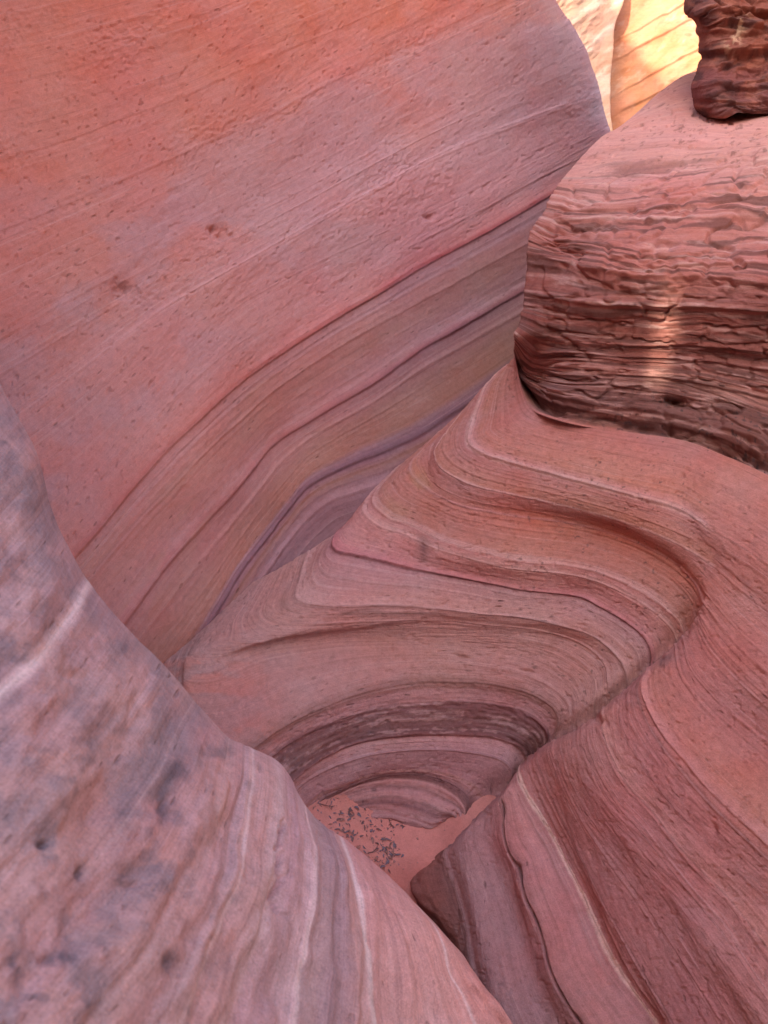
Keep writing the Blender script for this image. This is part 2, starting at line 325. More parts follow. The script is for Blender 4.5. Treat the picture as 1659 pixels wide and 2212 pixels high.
# colours of the beds
k = lambda *c: np.array(c)
pink = k(.50,.215,.175); red = k(.46,.165,.115); buff = k(.47,.225,.18); mauve = k(.42,.205,.18); dark = k(.20,.085,.07); pale = k(.54,.28,.23); rust = k(.43,.168,.135)
keysE = [(0,rust),(.8,k(.46,.18,.125)),(.93,pink),(1.0,pale),(1.06,pale),(1.15,rust),(1.9,k(.46,.19,.13)),(2.0,pale),(2.08,rust),(2.9,red),(3.0,pink),(3.06,red),
  (3.7,k(.45,.19,.14)),(3.85,pale),(3.9,pink),(4.08,pale),(4.2,pink),(4.7,k(.50,.215,.18)),(4.98,k(.50,.19,.17)),(5.02,k(.25,.095,.09)),(5.1,mauve),(5.7,buff),(5.97,pale),(6.03,k(.33,.15,.12)),(6.2,buff),
  (7.0,buff),(8.0,k(.46,.225,.18)),(8.8,k(.43,.205,.165)),(9.0,k(.30,.14,.11)),(9.25,k(.33,.15,.12)),(9.5,k(.46,.22,.19)),(9.85,k(.40,.18,.155)),(10.0,k(.22,.085,.075)),(10.45,dark),(10.8,k(.18,.075,.065)),(10.97,k(.26,.105,.09)),(11.05,k(.48,.24,.21)),
  (12.0,k(.42,.215,.195)),(12.9,k(.40,.20,.185)),(13.0,pale*.8),(13.2,mauve),(13.6,k(.21,.10,.09)),(14.0,k(.24,.11,.095)),(14.1,k(.45,.21,.18)),(14.22,k(.46,.22,.19)),(14.28,k(.28,.13,.115)),(14.36,k(.44,.21,.185)),(14.5,k(.45,.21,.18)),(14.54,k(.26,.12,.105)),(14.6,k(.34,.16,.14)),(14.66,k(.24,.11,.10)),(14.74,k(.40,.19,.165)),(15,k(.36,.17,.15)),(17,k(.4,.18,.15))]
keysF = [(0,rust),(1,rust),(1.02,pink),(1.1,rust),(2,rust),(3,k(.44,.165,.135)),(4,k(.44,.165,.14)),(4.7,k(.46,.175,.135)),(4.98,k(.51,.21,.18)),(5.12,k(.48,.18,.15)),(5.2,k(.33,.12,.10)),(5.3,k(.44,.165,.14)),(6,k(.44,.168,.143)),(6.96,pink),(7.0,k(.50,.23,.195)),(7.05,k(.43,.165,.14)),(8,k(.43,.163,.14)),(9,k(.425,.16,.14)),(10,k(.42,.157,.137)),(10.85,k(.42,.16,.14)),(10.91,k(.66,.38,.31)),(11.06,k(.66,.38,.31)),(11.13,k(.43,.168,.15)),
  (11.5,k(.45,.185,.165)),(11.95,k(.43,.17,.15)),(12.04,k(.18,.07,.06)),(12.15,k(.37,.145,.13)),(12.6,k(.40,.165,.15)),(13,k(.40,.185,.17)),(14,k(.37,.185,.172)),(14.85,k(.37,.18,.165)),(15,k(.25,.11,.095)),(15.6,k(.24,.09,.07)),(17,k(.3,.12,.1))]
Rw = R2+.03*fbm(P3(al/30, S2/30, 9), 3)+.018*fbm(P3(al/6, S2/4, 19), 2)
C = table(keysE, Rw)*(1-isF[..., None])+table(keysF, Rw)*np.array([1.02,1.03,.98])*isF[..., None]
C = mixc(C, k(.52,.19,.135), sst(.05,.35,fbm(P3(X/90,Y/40,2),4))*(1-isF)*sst(640,460,X)*sst(1340,1420,Y)*.8)      # dusty film of red sand, left of the bowl
C = mixc(C, k(.42,.22,.10), sst(.0,.5,fbm(P3(al/120,S2/60,7),3))*gau(X,930,110)*gau(Y,1060,60)*.55)                 # ochre stain at the nose
bandw = sst(9.7,9.95,Rw)*(1-sst(10.9,11,Rw))*(1-isF)
C = mixc(C, k(.42,.22,.185), bandw*sst(.12,.42,fbm(P3(al/42,S2/7,17),5)+.35*fbm(P3(X/7,Y/5,18),2))*.6)                                      # flaking crust in the dark band
C = mixc(C, k(.20,.10,.08), (1-isF)*gau(Rw,6.35,.22)*sst(-.1,.4,fbm(P3(al/90,S2/9,27),3))*sst(1000,900,X)*.7)
C = mixc(C, k(.14,.075,.07), gau(X,915,12)*gau(Y,1185,28)*.6*(1-isF))
C = mixc(C, k(.13,.07,.06), sst(.55,.68,fbm(P3(X/9,Y/9,41),3))*sst(850,1250,X)*(1-isF)*.7); C = veins(C, s, al, 200, 72, .25, 300, .5); lf = isF*sst(11.1,11.3,R2)*sst(12.9,12.5,R2); C = C*(1+.30*lf*fbm(P3(S2/3.5, al/500, 77), 3))[..., None]; C = tint(C, TINT['E'])                                 # black varnish specks
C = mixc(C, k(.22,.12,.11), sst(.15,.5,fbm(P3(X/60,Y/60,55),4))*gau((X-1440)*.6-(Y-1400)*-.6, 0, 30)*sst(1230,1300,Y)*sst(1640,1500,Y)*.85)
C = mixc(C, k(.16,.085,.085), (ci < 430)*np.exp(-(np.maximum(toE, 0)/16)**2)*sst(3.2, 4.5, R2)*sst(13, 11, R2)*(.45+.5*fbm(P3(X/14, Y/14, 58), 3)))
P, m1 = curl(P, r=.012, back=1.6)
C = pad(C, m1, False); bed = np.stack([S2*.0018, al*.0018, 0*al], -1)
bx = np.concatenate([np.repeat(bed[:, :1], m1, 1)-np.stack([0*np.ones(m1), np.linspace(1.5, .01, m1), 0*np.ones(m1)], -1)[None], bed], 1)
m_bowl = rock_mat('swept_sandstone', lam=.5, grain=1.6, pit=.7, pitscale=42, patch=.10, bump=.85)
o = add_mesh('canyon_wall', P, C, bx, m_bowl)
tag(o, 'smooth swept sandstone wall curling down into the bowl above the sand', 'rock wall', kind='structure')

# ============================================================ 2. rugged ledgy shoulder above it
D0 = EF[0][0][0]+EF[0][0][1][1:]
DR = [
 [(1379,240),(1430,195),(1484,160),(1560,150),(1659,150)],
 [(1340,275),(1400,250),(1480,225),(1560,235),(1659,240)],
 [(1309,295),(1370,292),(1460,285),(1560,290),(1659,292)],
 [(1240,368),(1300,362),(1400,352),(1480,345),(1550,338),(1659,325)],
 [(1201,415),(1270,428),(1330,432),(1400,424),(1500,408),(1659,400)],
 [(1174,465),(1230,478),(1300,478),(1400,472),(1500,470),(1659,478)],
 [(1149,505),(1189,525),(1250,532),(1379,545),(1500,548),(1659,552)],
 [(1143,550),(1189,557),(1229,565),(1279,580),(1379,595),(1479,600),(1579,607),(1659,615)],
 [(1139,625),(1180,630),(1290,645),(1400,652),(1520,655),(1659,662)],
 [(1128,690),(1170,705),(1290,725),(1400,728),(1520,728),(1659,738)],
 [(1115,745),(1140,775),(1220,790),(1330,798),(1450,805),(1560,825),(1659,848)],
 [(1111,765),(1128,815),(1178,848),(1254,864),(1329,872),(1429,884),(1540,915),(1659,960)],
 [(1112,768),(1131,832),(1165,866),(1230,890),(1320,908),(1404,922),(1540,955),(1659,998)],
 D0]
rows = [([extend(p, 330) if i < len(DR)-1 else extend(p, 230)], i) for i, p in enumerate(DR)]
X, Y, Zi, r, s, skD = loft(rows, [430], 1.7)
def zt(x, y, z): return z/float(ray(x, y)[2])
ctl = [(x, y, zt(x, y, -1.33)) for x, y in D0[::2]+[(1659,1029),(1900,1140)]]
ctl += [(1379,240,4.2),(1484,160,4.8),(1659,150,4.6),(1480,225,4.25),(1659,240,3.8),(1309,295,3.95),(1460,285,3.75),(1659,292,3.45),(1900,290,3.2),(1240,368,3.65),(1400,352,3.42),(1659,325,3.25),(1201,415,3.5),(1330,432,3.25),(1500,408,3.15),(1659,400,3.05),
 (1174,465,3.42),(1300,478,3.13),(1659,478,2.92),(1143,550,3.36),(1189,557,3.22),(1379,595,2.90),(1659,615,2.72),(1900,610,2.55),(1139,625,3.34),(1290,645,2.97),(1659,662,2.74),(1128,690,3.32),(1290,725,3.03),(1659,738,2.82),(1115,745,3.34),(1220,790,3.15),(1450,805,2.98),(1659,848,2.86),(1900,850,2.7)]
tD = tps(ctl, 2e-3)
T = tD(X, Y)
al = arclen(X, Y); R2 = r[:, None]*np.ones_like(al); S2 = s[:, None]*np.ones_like(al)
P = unproj(X, Y, T)
sr = lambda q: np.interp(q, np.arange(len(skD)), skD)
rug = sst(1.9, 4.0, R2)*(1-sst(12.3, 12.9, R2))
d = ledges(s, al, 40, 11, .020, 5, 16, 300, .36)*(.10+.90*rug)
d += ledges(s, al, 40, 12, .005, 2, 4, 220, .42)*(.2+.8*rug)
sw = S2+7*fbm(P3(al/110, S2/200, 3.3), 4)
for q, a, wu, wl in ((3.0,.016,18,5),(5.0,.026,26,6),(6.0,.016,16,5),(7.0,.036,34,6),(8.1,.018,20,5),(9.2,.016,18,5),(10.0,.014,18,5),(11.1,.05,34,6)):
    x = sw-sr(q); d += a*np.where(x < 0, np.exp(-(x/wu)**2), np.exp(-(x/wl)**2))*(.65+.5*fbm(P3(al/80, q*9+0*al, 1), 2))
d -= .085*gau(R2, 12.2, .5)*(.8+.5*fbm(P3(al/90, 0*al, 6), 2))                       # undercut beneath the lowest ledge
d *= 1.0
d -= .11*gau(X, 1455+8*vnoise(P3(X/9,Y/9,1)), 22)*gau(Y, 868+.18*(X-1455), 8)*rug                  # small dark hollow
# blocky breaks: angular facets
wa = al+18*fbm(P3(al/60, S2/30, 72), 3); wb = S2+9*fbm(P3(al/120, S2/60, 73), 3)
c1, e1_ = cells(wa/210, wb/40, 3); c2, e2_ = cells(wa/90, wb/17, 9)
d += rug*(.014*c1*sst(0,.22,e1_)-.007*(1-sst(0,.10,e1_))+.003*c2*sst(0,.25,e2_))
q = np.abs(fbm(P3(al/70, S2/45, 71), 3)); d += rug*.022*(sst(0, .22, q)-.6)
d += rug*(.006*fbm(P3(al/60, S2/22, 81), 4)+.0025*fbm(P3(al/9, S2/7, 82), 3))+.015*fbm(P3(al/160, S2/120, 83), 2); d *= .72
d -= (1-rug)*.012*sst(.42,.6,fbm(P3(al/16, S2/5, 84), 2))*(R2 < 5)
d *= sst(len(skD)-1.0, len(skD)-1.35, R2)*(.15+.85*sst(0, 1.6, R2))*(.35+.65*sst(0, 70, al))*(1-.85*sst(8.6,9.6,R2)*sst(70, 10, al))*(1-sst(3.5,2,R2)*sst(60, 20, al))
n = grid_normals(P); P = P+n*d[..., None]
cr = k(.50,.225,.18)
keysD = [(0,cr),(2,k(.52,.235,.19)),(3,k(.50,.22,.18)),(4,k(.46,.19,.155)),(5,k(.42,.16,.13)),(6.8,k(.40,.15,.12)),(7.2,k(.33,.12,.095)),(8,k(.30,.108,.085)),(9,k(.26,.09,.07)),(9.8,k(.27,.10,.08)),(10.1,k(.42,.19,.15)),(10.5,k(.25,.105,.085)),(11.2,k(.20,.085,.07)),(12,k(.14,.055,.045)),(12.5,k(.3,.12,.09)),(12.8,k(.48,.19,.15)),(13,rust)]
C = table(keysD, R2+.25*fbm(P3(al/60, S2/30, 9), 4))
cav = d-(np.roll(d, 5, 0)+np.roll(d, -5, 0)+np.roll(d, 5, 1)+np.roll(d, -5, 1))/4
C = mixc(C, k(.13,.055,.045), sst(.0,.38,fbm(P3(wa/130, wb/8, 91), 5)+.12*sst(4,9,R2))*rug*.75)          # varnish streaks along the beds
C = mixc(C, k(.55,.30,.25), sst(.10,.5,fbm(P3(wa/90, wb/8, 95), 5))*rug*.6)
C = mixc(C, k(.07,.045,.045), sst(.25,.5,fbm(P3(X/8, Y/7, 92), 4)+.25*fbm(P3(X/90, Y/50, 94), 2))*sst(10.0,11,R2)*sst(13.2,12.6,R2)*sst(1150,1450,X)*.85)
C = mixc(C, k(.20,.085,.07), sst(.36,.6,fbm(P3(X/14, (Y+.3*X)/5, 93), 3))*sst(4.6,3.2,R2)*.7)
C = veins(C, s, al, 60, 73, .3, 160, .5, (1, 3)); C = tint(C, TINT['D'])
P, m1 = curl(P, r=.03, back=1.8, inward=.35*sst(2, 5, r))
bed = np.stack([S2*.0018, al*.0018, 0*al], -1)
bx = np.concatenate([np.repeat(bed[:, :1], m1, 1)-np.stack([0*np.ones(m1), np.linspace(1.5, .01, m1), 0*np.ones(m1)], -1)[None], bed], 1)
m_rug = rock_mat('ledgy_sandstone', lam=.5, grain=1.1, pit=1.0, pitscale=30, patch=.08, bump=1.0, lamf=.6)
C = pad(C, m1, False); bk = [P[:1]*(1+.09*q)+np.array([0, 0, -.06*q*q-.05*q]) for q in (4, 3, 2, 1, .4)]
P = np.concatenate(bk+[P], 0); C = np.concatenate([C[:1]]*5+[C], 0); bx = np.concatenate([bx[:1]]*5+[bx], 0)
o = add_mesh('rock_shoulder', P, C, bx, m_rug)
tag(o, 'rugged red brown ledgy rock shoulder with pale domed top, right of the gap', 'rock outcrop', kind='structure')

# ============================================================ 3. tall back wall, left and centre
AR = [
 [(-320,-460),(0,-480),(400,-560),(800,-650),(960,-700)],
 [(-320,-160),(0,-200),(300,-260),(700,-330),(1085,-400)],
 [(-300,50),(0,10),(200,-35),(430,-95),(800,-190),(1150,-260)],
 [(-300,300),(0,247),(150,212),(300,160),(425,120),(550,65),(700,5),(900,-75),(1182,-185)],
 [(-300,605),(0,500),(135,445),(250,395),(350,350),(450,305),(600,240),(700,185),(829,122),(1000,40),(1183,-42)],
 [(-300,915),(0,770),(100,712),(200,655),(350,570),(450,520),(640,425),(829,322),(1000,235),(1150,165),(1262,115)],
 [(-300,1105),(-60,960),(45,891),(125,834),(200,779),(280,719),(350,670),(450,610),(590,530),(700,467),(829,397),(929,342),(1079,278),(1200,232),(1291,200)],
 [(-300,1250),(-60,1110),(60,1030),(160,955),(260,865),(350,790),(450,705),(600,610),(829,500),(1000,420),(1150,345),(1311,272)],
 [(-250,1560),(-20,1390),(90,1280),(155,1209),(210,1149),(275,1069),(350,984),(425,909),(500,839),(600,766),(725,687),(829,627),(904,581),(979,540),(1054,500),(1129,457),(1195,418),(1340,345)],
 [(-200,1640),(40,1440),(130,1340),(200,1249),(300,1129),(375,1049),(450,969),(525,899),(575,854),(650,800),(725,752),(829,694),(1000,602),(1150,520),(1350,420)],
 [(-150,1730),(100,1560),(210,1430),(275,1339),(325,1269),(375,1204),(425,1149),(500,1069),(550,1009),(590,960),(650,919),(725,874),(780,842),(829,811),(914,752),(1000,704),(1137,625),(1350,510)],
 [(-100,1800),(180,1630),(290,1500),(350,1410),(410,1330),(470,1245),(535,1150),(580,1090),(620,1040),(665,990),(720,955),(829,895),(940,830),(1060,760),(1200,680),(1370,590)],
 [(-50,1860),(250,1680),(350,1540),(425,1400),(470,1315),(525,1224),(575,1159),(620,1099),(660,1050),(710,1020),(775,990),(829,969),(904,934),(969,894),(1029,854),(1110,795),(1250,710),(1380,640)],
 [(0,1900),(280,1730),(400,1580),(470,1450),(520,1340),(570,1250),(620,1175),(665,1120),(710,1083),(770,1062),(840,1038),(920,1000),(1010,950),(1120,880),(1250,800),(1380,720)],
 [(100,2050),(400,1850),(520,1680),(600,1520),(660,1400),(720,1310),(790,1240),(880,1180),(980,1110),(1100,1030),(1250,920),(1400,830)],
 [(300,2350),(600,2150),(750,1950),(850,1800),(950,1680),(1050,1560),(1150,1440),(1250,1340),(1400,1200)],
]
rows = [([p], i) for i, p in enumerate(AR)]
X, Y, Zi, r, s, skA = loft(rows, [760], 2.2)
ctl = [(-320,-460,2.6),(0,-460,2.8),(500,-550,3.4),(950,-650,4.3),(-300,0,2.7),(0,0,3.0),(300,0,3.2),(600,0,3.6),(900,0,4.2),(1190,-20,5.0),(1290,200,5.6),(1310,290,5.9),
 (-300,500,2.7),(0,500,2.95),(300,500,3.2),(600,500,3.6),(900,500,4.2),(1150,450,4.9),(1350,450,5.9),(-300,900,2.75),(0,900,2.9),(200,900,3.05),(450,850,3.3),(700,800,3.75),(900,720,4.15),(1120,630,4.75),
 (50,1200,2.8),(200,1200,2.92),(350,1150,3.1),(500,1050,3.35),(590,970,3.62),(700,950,3.8),(850,900,4.05),(1050,800,4.5),(300,1350,3.0),(420,1300,3.2),(520,1220,3.4),(600,1130,3.65),(700,1080,3.8),(850,1020,4.05),(350,1430,3.1),(500,1500,3.3),(700,1400,3.6),(900,1700,3.6),(100,1700,2.9),(-200,1800,2.7),(400,2300,3.1),(1300,900,5.0)]
T = tps(ctl, 3e-3)(X, Y)
al = arclen(X, Y); R2 = r[:, None]*np.ones_like(al); S2 = s[:, None]*np.ones_like(al)
sr = lambda q: np.interp(q, np.arange(len(skA)), skA)
arr = al[:, -1:]-al                                                                      # distance from the right-hand edge
vis = sst(9.5, 7.5, R2); ww = 120.0
qq = np.clip(1-arr/ww, 0, 1); T = T+vis*.45*(1-np.sqrt(np.maximum(1-qq**2, 0)))
P = unproj(X, Y, T)
lowr = sst(6.5, 8.5, R2)
d = ledges(s, al, 130, 21, .0030, 1.0, 4.5, 420, .34)*(.6+.2*lowr)
sw = S2+2*fbm(P3(al/80, S2/200, 3.3), 3)
for q, a, wu, wl in ((4.,.002,4,2),(6.,.003,4,2),(8.,.012,18,3.5),(8.35,.003,6,2),(9.,.004,6,2),(10.,.013,16,3.5),(10.5,.003,5,2),(12.05,.010,10,5),(13.,.007,9,4)):
    x = sw-sr(q); d += a*np.where(x < 0, np.exp(-(x/wu)**2), np.exp(-(x/wl)**2))*(.7+.4*fbm(P3(al/120, q*9+0*al, 1), 2))
d += .035*fbm(P3(al/420, S2/260, 33), 3)+.0022*fbm(P3(al/24, S2/14, 34), 3)
rgh = sst(.05,.4,fbm(P3(al/260, S2/130, 35), 3))*sst(8, 6.5, R2); d += (rgh*.004+.0012)*fbm(P3(X/6.5, Y/6.5, 36), 3); pt = fbm(P3(X/9, Y/12, 37), 2); d -= .005*sst(.56, .72, pt)*sst(9, 7.5, R2); d += (1-lowr)*.004*fbm(P3(al/60, S2/40, 38), 3)
for px, py, rr, dd in ((475,505,22,.034),(462,492,9,.02),(262,625,22,.030),(925,470,9,.022),(700,575,10,.008),(380,415,10,.008),(640,700,12,.008)):
    g = gau(np.hypot(X-px, (Y-py)*1.3)+6*fbm(P3(X/14,Y/14,5),2), 0, rr); d -= dd*g*(1+.5*fbm(P3(X/10,Y/10,6),2))
n = grid_normals(P); P = P+n*d[..., None]
org = k(.55,.15,.085); pk = k(.50,.205,.17); mv = k(.44,.215,.20); gd = k(.44,.205,.14); pu = k(.23,.115,.13); lt = k(.58,.32,.29)  # org: warm bounce light worked into the colour of the upper beds
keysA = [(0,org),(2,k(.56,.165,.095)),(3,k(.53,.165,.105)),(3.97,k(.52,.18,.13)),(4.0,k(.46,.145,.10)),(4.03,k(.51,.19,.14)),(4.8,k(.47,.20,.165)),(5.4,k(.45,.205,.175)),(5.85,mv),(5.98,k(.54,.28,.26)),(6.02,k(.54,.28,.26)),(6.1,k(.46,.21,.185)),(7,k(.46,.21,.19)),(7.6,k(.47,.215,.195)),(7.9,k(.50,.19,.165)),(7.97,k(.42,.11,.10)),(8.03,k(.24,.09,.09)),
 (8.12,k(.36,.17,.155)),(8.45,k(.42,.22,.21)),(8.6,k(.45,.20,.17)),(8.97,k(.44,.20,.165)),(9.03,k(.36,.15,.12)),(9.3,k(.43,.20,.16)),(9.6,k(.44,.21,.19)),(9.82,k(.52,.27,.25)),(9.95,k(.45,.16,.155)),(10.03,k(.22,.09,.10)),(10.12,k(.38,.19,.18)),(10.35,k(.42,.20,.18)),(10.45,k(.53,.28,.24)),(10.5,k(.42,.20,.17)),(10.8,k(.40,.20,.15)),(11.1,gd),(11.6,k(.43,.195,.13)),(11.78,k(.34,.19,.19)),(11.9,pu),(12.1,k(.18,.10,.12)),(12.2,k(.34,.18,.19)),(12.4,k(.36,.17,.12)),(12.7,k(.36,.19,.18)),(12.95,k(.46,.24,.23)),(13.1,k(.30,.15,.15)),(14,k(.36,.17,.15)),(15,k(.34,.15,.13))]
Rw = R2+.035*fbm(P3(al/60, S2/30, 9), 3)+.015*fbm(P3(al/200, S2/3, 19), 2)
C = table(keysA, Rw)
C = mixc(C, k(.50,.19,.135), sst(900,-50,X-.35*Y)*.55*sst(13,9,R2))                      # warm bounce light at the left end, put into the colour
C = mixc(C, k(.52,.165,.105), sst(.0,.5,fbm(P3(X/260,Y/120,61),4))*sst(5.2,3.6,R2)*.6)  # mottled orange on the upper beds, more bounce light in the colour
C = mixc(C, k(.42,.235,.22), sst(-.1,.4,fbm(P3(X/150,Y/110,62),5)+.25*gau(X,830,280)*gau(Y,380,220))*sst(3.2,4.6,R2)*sst(8,7,R2)*.55)   # greyish mauve patches, denser near the centre
C = mixc(C, gd*.95, sst(.1,.5,fbm(P3(al/140,S2/30,63),4))*sst(8.0,8.5,R2)*sst(12,11,R2)*sst(1100,500,X)*.5)
lo_ = sst(7.9, 8.3, R2)*.20; C = C*(1-lo_[..., None])+np.array([.44,.20,.175])*lo_[..., None]
C = veins(C, s, al, 190, 71, .22, 420, .55); C = tint(C, TINT['A'])
P, m1 = curl(P, end=True, r=.08, back=.8, inward=.15)
bed = np.stack([S2*.0022, al*.0022, 0*al], -1)
bx = np.concatenate([bed, np.repeat(bed[:, -1:], m1, 1)+np.stack([0*np.ones(m1), np.linspace(.01, 2.5, m1), 0*np.ones(m1)], -1)[None]], 1)
m_back = rock_mat('smooth_sandstone', lam=.34, grain=1.1, pit=.5, pitscale=40, patch=.07, bump=.8)
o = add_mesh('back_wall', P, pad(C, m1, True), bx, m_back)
tag(o, 'tall smooth pink and orange sandstone wall with diagonal beds, behind the bowl', 'rock wall', kind='structure')

# ============================================================ 4. near rock, bottom left, out of focus
HR = [
 [(-260,330),(-330,380),(-420,440),(-520,520)],
 [(-80,690),(-150,760),(-230,850),(-330,960)],
 [(5,845),(-60,930),(-150,1050),(-260,1200)],
 [(76,985),(30,1040),(-60,1140),(-180,1280),(-260,1380)],
 [(108,1105),(60,1170),(-30,1270),(-150,1410),(-250,1520)],
 [(190,1262),(150,1330),(90,1412),(0,1502),(-120,1622),(-220,1720)],
 [(290,1378),(250,1450),(180,1550),(80,1670),(-40,1800),(-180,1940)],
 [(352,1440),(300,1530),(225,1640),(110,1790),(-20,1940),(-160,2100)],
 [(450,1553),(400,1660),(330,1790),(220,1950),(90,2110),(-60,2300)],
 [(502,1602),(495,1690),(455,1820),(380,1970),(270,2140),(140,2320)],
 [(545,1622),(546,1713),(531,1838),(503,1928),(450,2053),(390,2198),(320,2360)],
 [(612,1662),(615,1740),(600,1850),(585,1960),(550,2080),(510,2210),(450,2380)],
 [(662,1748),(672,1830),(668,1938),(662,2038),(635,2208),(590,2380)],
 [(706,1794),(720,1850),(728,1950),(725,2060),(715,2210),(690,2380)],
 [(740,1812),(768,1878),(788,1988),(797,2090),(800,2210),(795,2380)],
 [(829,1883),(850,1940),(880,2030),(900,2120),(915,2210),(930,2380)],
 [(909,1966),(952,2035),(979,2113),(1003,2160),(1029,2212),(1090,2380)],
 [(1000,2068),(1018,2110),(1050,2160),(1090,2212),(1130,2270),(1190,2380)],
 [(1054,2148),(1080,2180),(1104,2208),(1140,2255),(1180,2310),(1230,2400)],
]
rows = [([p], i) for i, p in enumerate(HR)]
X, Y, Zi, r, s, skH = loft(rows, [300], 2.6)
ctl = [(-260,330,1.5),(5,845,1.35),(76,985,1.3),(108,1105,1.27),(190,1262,1.25),(352,1440,1.3),(450,1553,1.33),(545,1622,1.38),(650,1735,1.42),(740,1812,1.5),(829,1883,1.52),(909,1966,1.5),(1000,2068,1.5),(1104,2208,1.5),(1230,2400,1.5),
 (-150,1100,1.05),(0,1200,1.02),(0,1500,.86),(150,1500,.95),(300,1700,1.0),(0,1800,.74),(200,1900,.8),(-150,1600,.8),(-150,2000,.66),(0,2212,.63),(250,2212,.72),(400,2000,.9),(450,1750,1.12),(560,1900,1.12),(520,2212,.92),(620,2100,1.08),(700,2000,1.22),(750,2212,1.15),(830,2100,1.3),(950,2212,1.35),(1040,2212,1.42),(400,2380,.75),(-400,700,1.2),(-400,1300,.9),(-100,2300,.58)]
T = tps(ctl, 3e-3)(X, Y)
al = arclen(X, Y); R2 = r[:, None]*np.ones_like(al); S2 = s[:, None]*np.ones_like(al)
ww = 110.0; qq = np.clip(1-al/ww, 0, 1); T = T+.16*(1-np.sqrt(np.maximum(1-qq**2, 0)))
P = unproj(X, Y, T)
d = .022*fbm(P3(al/170, S2/120, 41), 3)+.002*fbm(P3(al/60, S2/40, 42), 3)
lowr = sst(7.5, 10, R2)
d += .0035*lowr*np.sin(R2*9+2.5*fbm(P3(al/200, S2/60, 44), 2))
for px, py, rx, ry, dd in ((100,2070,20,16,.012),(20,2080,20,18,.010),(102,1818,14,8,.008),(185,1880,12,14,.008),(340,2085,18,18,.008),(355,1740,22,30,.010),(165,1450,30,14,.010),(270,1880,20,10,.005),(440,1825,12,12,.005),(300,1905,26,7,.006)):
    d -= dd*gau((X-px)/rx+.35*fbm(P3(X/20,Y/20,1),2), 0, 1)*gau((Y-py)/ry+.35*fbm(P3(X/20,Y/20,8),2), 0, 1)
xc = np.interp(Y, [1770,1800,1850,1900,1940,1990], [612,603,597,603,592,622]); d *= .2+.8*sst(0, 90, al)
d -= .014*gau(X, xc+4*vnoise(P3(Y/12,0*Y,1)), 6)*sst(1765,1790,Y)*sst(1990,1960,Y)
n = grid_normals(P); P = P+n*d[..., None]
hp = k(.44,.235,.20); hm = k(.40,.225,.21); hl = k(.57,.36,.32)
keysH = [(0,hp),(4.85,hm),(4.95,hl),(5.05,hl),(5.15,hm),(6.3,hp),(6.95,k(.5,.29,.26)),(7.05,hp),(8,k(.43,.22,.2)),(9,hp),(9.4,k(.44,.23,.205)),(9.6,hm),(9.93,k(.49,.28,.245)),(10.02,hl),(10.12,k(.45,.245,.215)),(10.5,k(.45,.23,.195)),(10.8,k(.5,.3,.27)),(11.1,k(.43,.23,.21)),(11.4,k(.40,.21,.2)),(11.9,k(.49,.28,.26)),(12.0,hl),(12.06,hm),(12.5,k(.36,.20,.18)),(12.8,k(.31,.175,.17)),(13.2,k(.35,.19,.18)),(13.5,k(.45,.22,.19)),(13.85,k(.46,.24,.21)),(13.96,hl*1.02),(14.04,hl),(14.1,k(.48,.22,.19)),(15,k(.50,.22,.185)),(15.95,k(.5,.22,.18)),(16.0,k(.6,.36,.31)),(16.06,k(.5,.21,.17)),(18,k(.5,.19,.15))]
C = table(keysH, R2+.06*fbm(P3(al/70, S2/30, 9), 3))
C = mixc(C, k(.48,.24,.19), sst(.0,.4,fbm(P3(X/60,Y/50,2),4))*sst(11,8,R2)*.4)
pm = fbm(P3(X/95, Y/95, 5), 5)
C = mixc(C, k(.19,.145,.15), sst(-.02,.60,pm+.42*gau(X,30,150)*gau(Y,1180,260)+.12*gau(X,340,90)*gau(Y,1720,150)-.10)*sst(12,8,R2)*.62)       # grey lichen and varnish mottling
C = mixc(C, k(.11,.09,.10), sst(.30,.75,fbm(P3(X/45,Y/45,15),4))*sst(12,9,R2)*.5)
for px, py, rx, ry in ((102,1818,16,10),(185,1880,12,16),(130,2070,26,22),(25,2085,16,24),(345,2085,20,22),(355,1740,18,45),(370,1670,25,25)):
    C = mixc(C, k(.10,.075,.085), gau((X-px)/rx+.5*fbm(P3(X/14,Y/14,1),3), 0, 1)*gau((Y-py)/ry+.5*fbm(P3(X/14,Y/14,8),3), 0, 1)*.8)
C = mixc(C, k(.62,.43,.38), gau(R2+.03*fbm(P3(al/60, S2/30, 9), 3), 5.0, .035)*.8)
C = veins(C, s, al, 110, 74, .22, 300, .75, (1.5, 5)); C = tint(C, TINT['H'])
P, m1 = curl(P, r=.06, back=1.6, inward=.2)
bed = np.stack([S2*.0008, al*.0008, 0*al], -1)
bx = np.concatenate([np.repeat(bed[:, :1], m1, 1)-np.stack([0*np.ones(m1), np.linspace(1.5, .01, m1), 0*np.ones(m1)], -1)[None], bed], 1)
m_near = rock_mat('mottled_sandstone', lam=.5, grain=1.8, pit=.6, pitscale=60, patch=.10, bump=.8)
Tm = (P[:, -1]-P[:, -25]).mean(0); Tm /= np.linalg.norm(Tm); Tm = Tm*.8+np.array([-.35, .1, -.55]); ext = []; cur_ = P[:, -1:].copy()
for q in range(30): cur_ = cur_+(Tm+np.array([0, 0, -.03*q]))*.05; ext.append(cur_+.02*fbm(cur_*3, 3)[..., None]*sst(0, 8, q))
P = np.concatenate([P]+ext, 1); C = pad(pad(C, m1, False), 30, True); bx = np.concatenate([bx, bx[:, -1:]+np.stack([0*np.arange(30), .02*np.arange(1, 31), 0*np.arange(30)], -1)[None]], 1)
o = add_mesh('near_rock', P, C, bx, m_near)
tag(o, 'blurred near rock mottled with grey varnish and crossed by pale veins, bottom left', 'rock outcrop', kind='structure')

